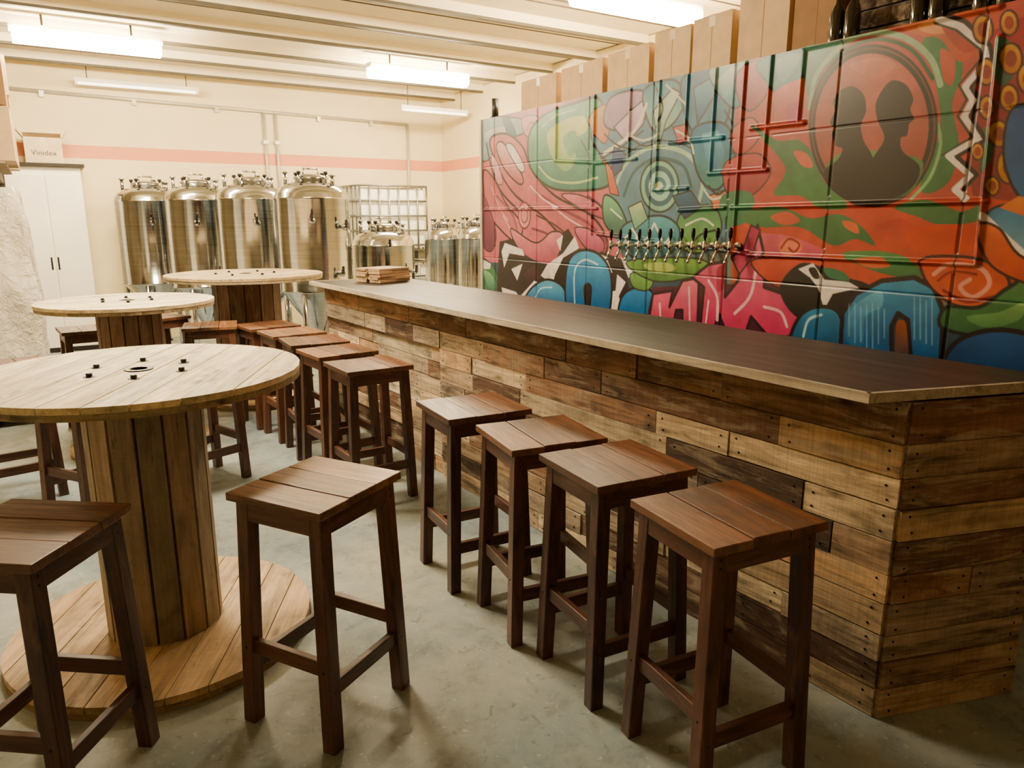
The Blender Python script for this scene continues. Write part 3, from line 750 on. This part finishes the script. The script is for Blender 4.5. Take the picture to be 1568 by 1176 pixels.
# --- black / white spike
fill([(1195,440),(1225,405),(1262,412),(1290,425),(1330,440),(1300,475),(1250,490),(1215,480)],'#181014',ol=BLK,ow=.01)
fill([(1222,412),(1245,403),(1262,428),(1300,432),(1316,441),(1275,450),(1262,474),(1252,440),(1240,425)],'#fffdf6','#f0e8d8',False)
fill([(1238,412),(1248,410),(1255,425),(1246,426)],'#181014',False)
fill([(1262,410),(1290,416),(1300,430),(1270,425)],'#347c58')
# --- blue letters right
fill([(1215,530),(1222,488),(1250,470),(1285,480),(1290,540)],'#3490bc','#164c80',ol=BLK,ow=.02)
stroke([(1230,515),(1238,490),(1258,482)],.014,'#b0e0f0')
fill([(1285,560),(1290,480),(1310,450),(1350,430),(1400,425),(1430,440),(1445,480),(1440,560),(1395,560),(1390,490),(1375,480),(1365,500),(1365,560)],'#40a0cc','#124080',False,ol=BLK,ow=.022)
fill([(1296,520),(1302,476),(1330,452),(1350,446),(1350,470),(1325,485),(1320,530)],'#68bcdc','#2468a4')
for x in range(1300,1360,9): stroke([(x,470+random.uniform(-6,6)),(x,520+random.uniform(-10,20))],.006,'#b0e0e8',False,.004,False,.6)
for x in range(1400,1436,9): stroke([(x,460+random.uniform(-6,6)),(x,520+random.uniform(-10,20))],.006,'#b0e0e8',False,.004,False,.6)
fill([(1372,560),(1372,500),(1380,490),(1388,500),(1390,560)],'#a8562e','#2a3a50')
# --- right swirl and greens
fill([(1410,400),(1450,392),(1510,400),(1545,430),(1530,465),(1470,470),(1425,440)],'#d04c30','#d86844',ol='#3c1414',ow=.012)
stroke([(1430,420),(1455,405),(1500,410),(1515,435),(1490,455),(1470,440),(1485,428)],.018,'#f4ac94')
stroke([(1436,430),(1458,416),(1495,420)],.01,'#902420')
stroke([(1445,445),(1480,462),(1520,455)],.014,'#902420')
fill([(1450,470),(1500,470),(1545,440),(1590,425),(1700,480),(1700,540),(1560,530),(1490,515),(1440,500)],'#4c8c48','#2c6440',ol='#142018',ow=.016)
fill([(1480,485),(1530,478),(1570,462),(1560,490),(1510,502)],'#84b868','#4c8c50')
fill([(1440,560),(1470,520),(1530,505),(1600,520),(1700,560),(1700,640),(1440,600)],'#245c9c','#12305c',ol=BLK,ow=.02)
fill([(1500,345),(1512,400),(1560,430),(1620,440),(1620,420),(1560,390),(1530,350)],'#e0703c','#c84830',ol='#3c1414',ow=.01)
rngm=np.random.RandomState(3)
for sc,am in ((8,.05),(24,.06)):
    small=rngm.rand(NZ//sc+3,NY//sc+3); jj=np.arange(NZ)/sc; ii=np.arange(NY)/sc
    j0=jj.astype(int); i0=ii.astype(int); fj=(jj-j0)[:,None]; fi=(ii-i0)[None,:]
    nn=(small[j0][:,i0]*(1-fj)*(1-fi)+small[j0+1][:,i0]*fj*(1-fi)+small[j0][:,i0+1]*(1-fj)*fi+small[j0+1][:,i0+1]*fj*fi)
    img*= (1+am*2*(nn-.5))[...,None]*1.0
img=np.clip(img,0,1)
for yy in np.arange(1.62,5.5,.62):
    i=int((yy-ys[0])/RES); hgt[:,i-1:i+2]-=.005; img[:,i-1:i+1]*=.5
for zz in (1.28,2.02):
    j=int((zz-zs[0])/RES); hgt[j-1:j+1,:]-=.003; img[j:j+1,:]*=.7
for x,y0,y1 in ((853,165,245),(912,145,358),(967,137,242),(1012,125,290),(1055,116,215),(1098,106,265),(1143,96,395),(1183,87,258),(1233,74,190)):
    ridge([(x,y0),(x-(x-784)*.02*((y1-y0)/100),y1)],.016,.014)
for s in ([(850,246),(912,249)],[(912,250),(975,243)],[(1000,291),(1053,288)],[(1025,219),(1108,211)],[(1085,266),(1175,260)],[(1040,322),(1110,318)],[(1150,197),(1232,188)],
          [(742,321),(915,319)],[(1120,318),(1510,308)],[(915,358),(1145,388)],[(1145,390),(1495,405)],[(1532,58),(1497,402)],[(1232,74),(1532,10)]):
    ridge(s,.017,.017)
V=np.stack([XM-hgt,YY,ZZ],-1).reshape(-1,3)
me=bpy.data.meshes.new('graffiti_mural'); nv=len(V); nf=(NY-1)*(NZ-1)
me.vertices.add(nv); me.vertices.foreach_set('co',V.astype(np.float32).ravel())
idx=np.arange(nv).reshape(NZ,NY)
F=np.stack([idx[:-1,:-1],idx[1:,:-1],idx[1:,1:],idx[:-1,1:]],-1).reshape(-1)
me.loops.add(nf*4); me.loops.foreach_set('vertex_index',F.astype(np.int32))
me.polygons.add(nf); me.polygons.foreach_set('loop_start',np.arange(0,nf*4,4,dtype=np.int32))
me.update(calc_edges=True); me.validate()
me.polygons.foreach_set('use_smooth',np.ones(nf,bool))
ca=me.color_attributes.new('Col','FLOAT_COLOR','POINT')
li=np.where(img<=.04045,img/12.92,((img+.055)/1.055)**2.4)
lum=li.mean(-1,keepdims=True); li=np.clip(lum+(li-lum)*1.05,0.004,1)*np.array([.66,.62,.68]); li=li.reshape(-1,3)
ca.data.foreach_set('color',np.concatenate([li,np.ones((nv,1))],1).astype(np.float32).ravel())
me.materials.append(M_mural)
mo=bpy.data.objects.new('graffiti_mural',me); scene.collection.objects.link(mo); mo.parent=cold

# beer taps
m=MB()
m.cyl((0,0,0),(-.012,0,0),.021,M_chrome); m.cyl((0,0,0),(-.07,0,0),.010,M_chrome)
m.lathe([(0,-.026),(.012,-.024),(.014,0),(.011,.022),(.007,.03),(0,.031)],(-.07,0,0),M_chrome,seg=16)
m.cyl((-.07,0,-.018),(-.1,0,-.08),.008,M_chrome); m.cyl((-.098,0,-.075),(-.103,0,-.095),.0095,M_chrome)
m.lathe([(.005,.026),(.005,.04),(.010,.048),(.012,.08),(.009,.098),(0,.1)],(-.07,0,0),M_steel_dark,seg=14)
tm=m.mesh('beer_tap_mesh')
for i in range(12):
    place(tm,'beer_tap',(XM-.004,2.76+i*.09,1.455-.002*i),0)

zt=CT
for yy,w,h,mt in ((5.02,.5,.27,M_card),(4.47,.5,.28,M_card),(3.97,.42,.29,M_card),(3.57,.3,.33,M_card),(3.24,.3,.34,M_card),(2.88,.33,.42,M_card),(2.55,.27,.5,M_card_dk)):
    o=carton((3.62,yy,zt),(.42,w,h),random.uniform(-.03,.03),mt,label=None)
for yy in (1.3,1.75,2.18):
    m=MB()
    for k in range(4): m.box((0,0,.04+k*.085),(.4,.4,.075),M_pallet,vary('#5a4434',.2))
    m.box((0,0,.17),(.37,.37,.33),M_black)
    for a in (-1,1):
        for b2 in (-1,1): m.box((a*.19,b2*.19,.17),(.035,.035,.34),M_pallet,vary('#4c382a',.2),axis=2)
    m.obj('wooden_crate',(3.65,yy,zt))
m=MB()
bp=[(0,0),(.034,.0),(.037,.02),(.037,.14),(.03,.17),(.014,.2),(.012,.25),(.015,.252),(.015,.265),(0,.265)]
m.lathe(bp,(0,0,0),M_glassdk,seg=20); bt=m.mesh('bottle')
for k,yy in enumerate((1.55,1.63,1.72,1.9,1.98,2.3,2.38)): place(bt,'beer_bottle',(3.34,yy,zt))
m=MB(); m.cyl((0,0,0),(0,0,.16),.028,M_black); m.cyl((0,0,.0),(0,0,.02),.04,M_black); m.obj('black_vent_pipe',(3.28,5.46,CT))

# ------------------------------------------------------------------ camera, world
w=bpy.data.worlds.new('world'); scene.world=w; w.use_nodes=True
w.node_tree.nodes['Background'].inputs[0].default_value=(1,.85,.65,1); w.node_tree.nodes['Background'].inputs[1].default_value=.02
cd=bpy.data.cameras.new('camera'); cd.sensor_width=36; cd.lens=36*1120/1568; cd.clip_start=.05
co=bpy.data.objects.new('camera',cd); scene.collection.objects.link(co)
co.location=(0,0,1.6); co.rotation_euler=(math.radians(90-12.73),0,math.radians(-32.24)); scene.camera=co
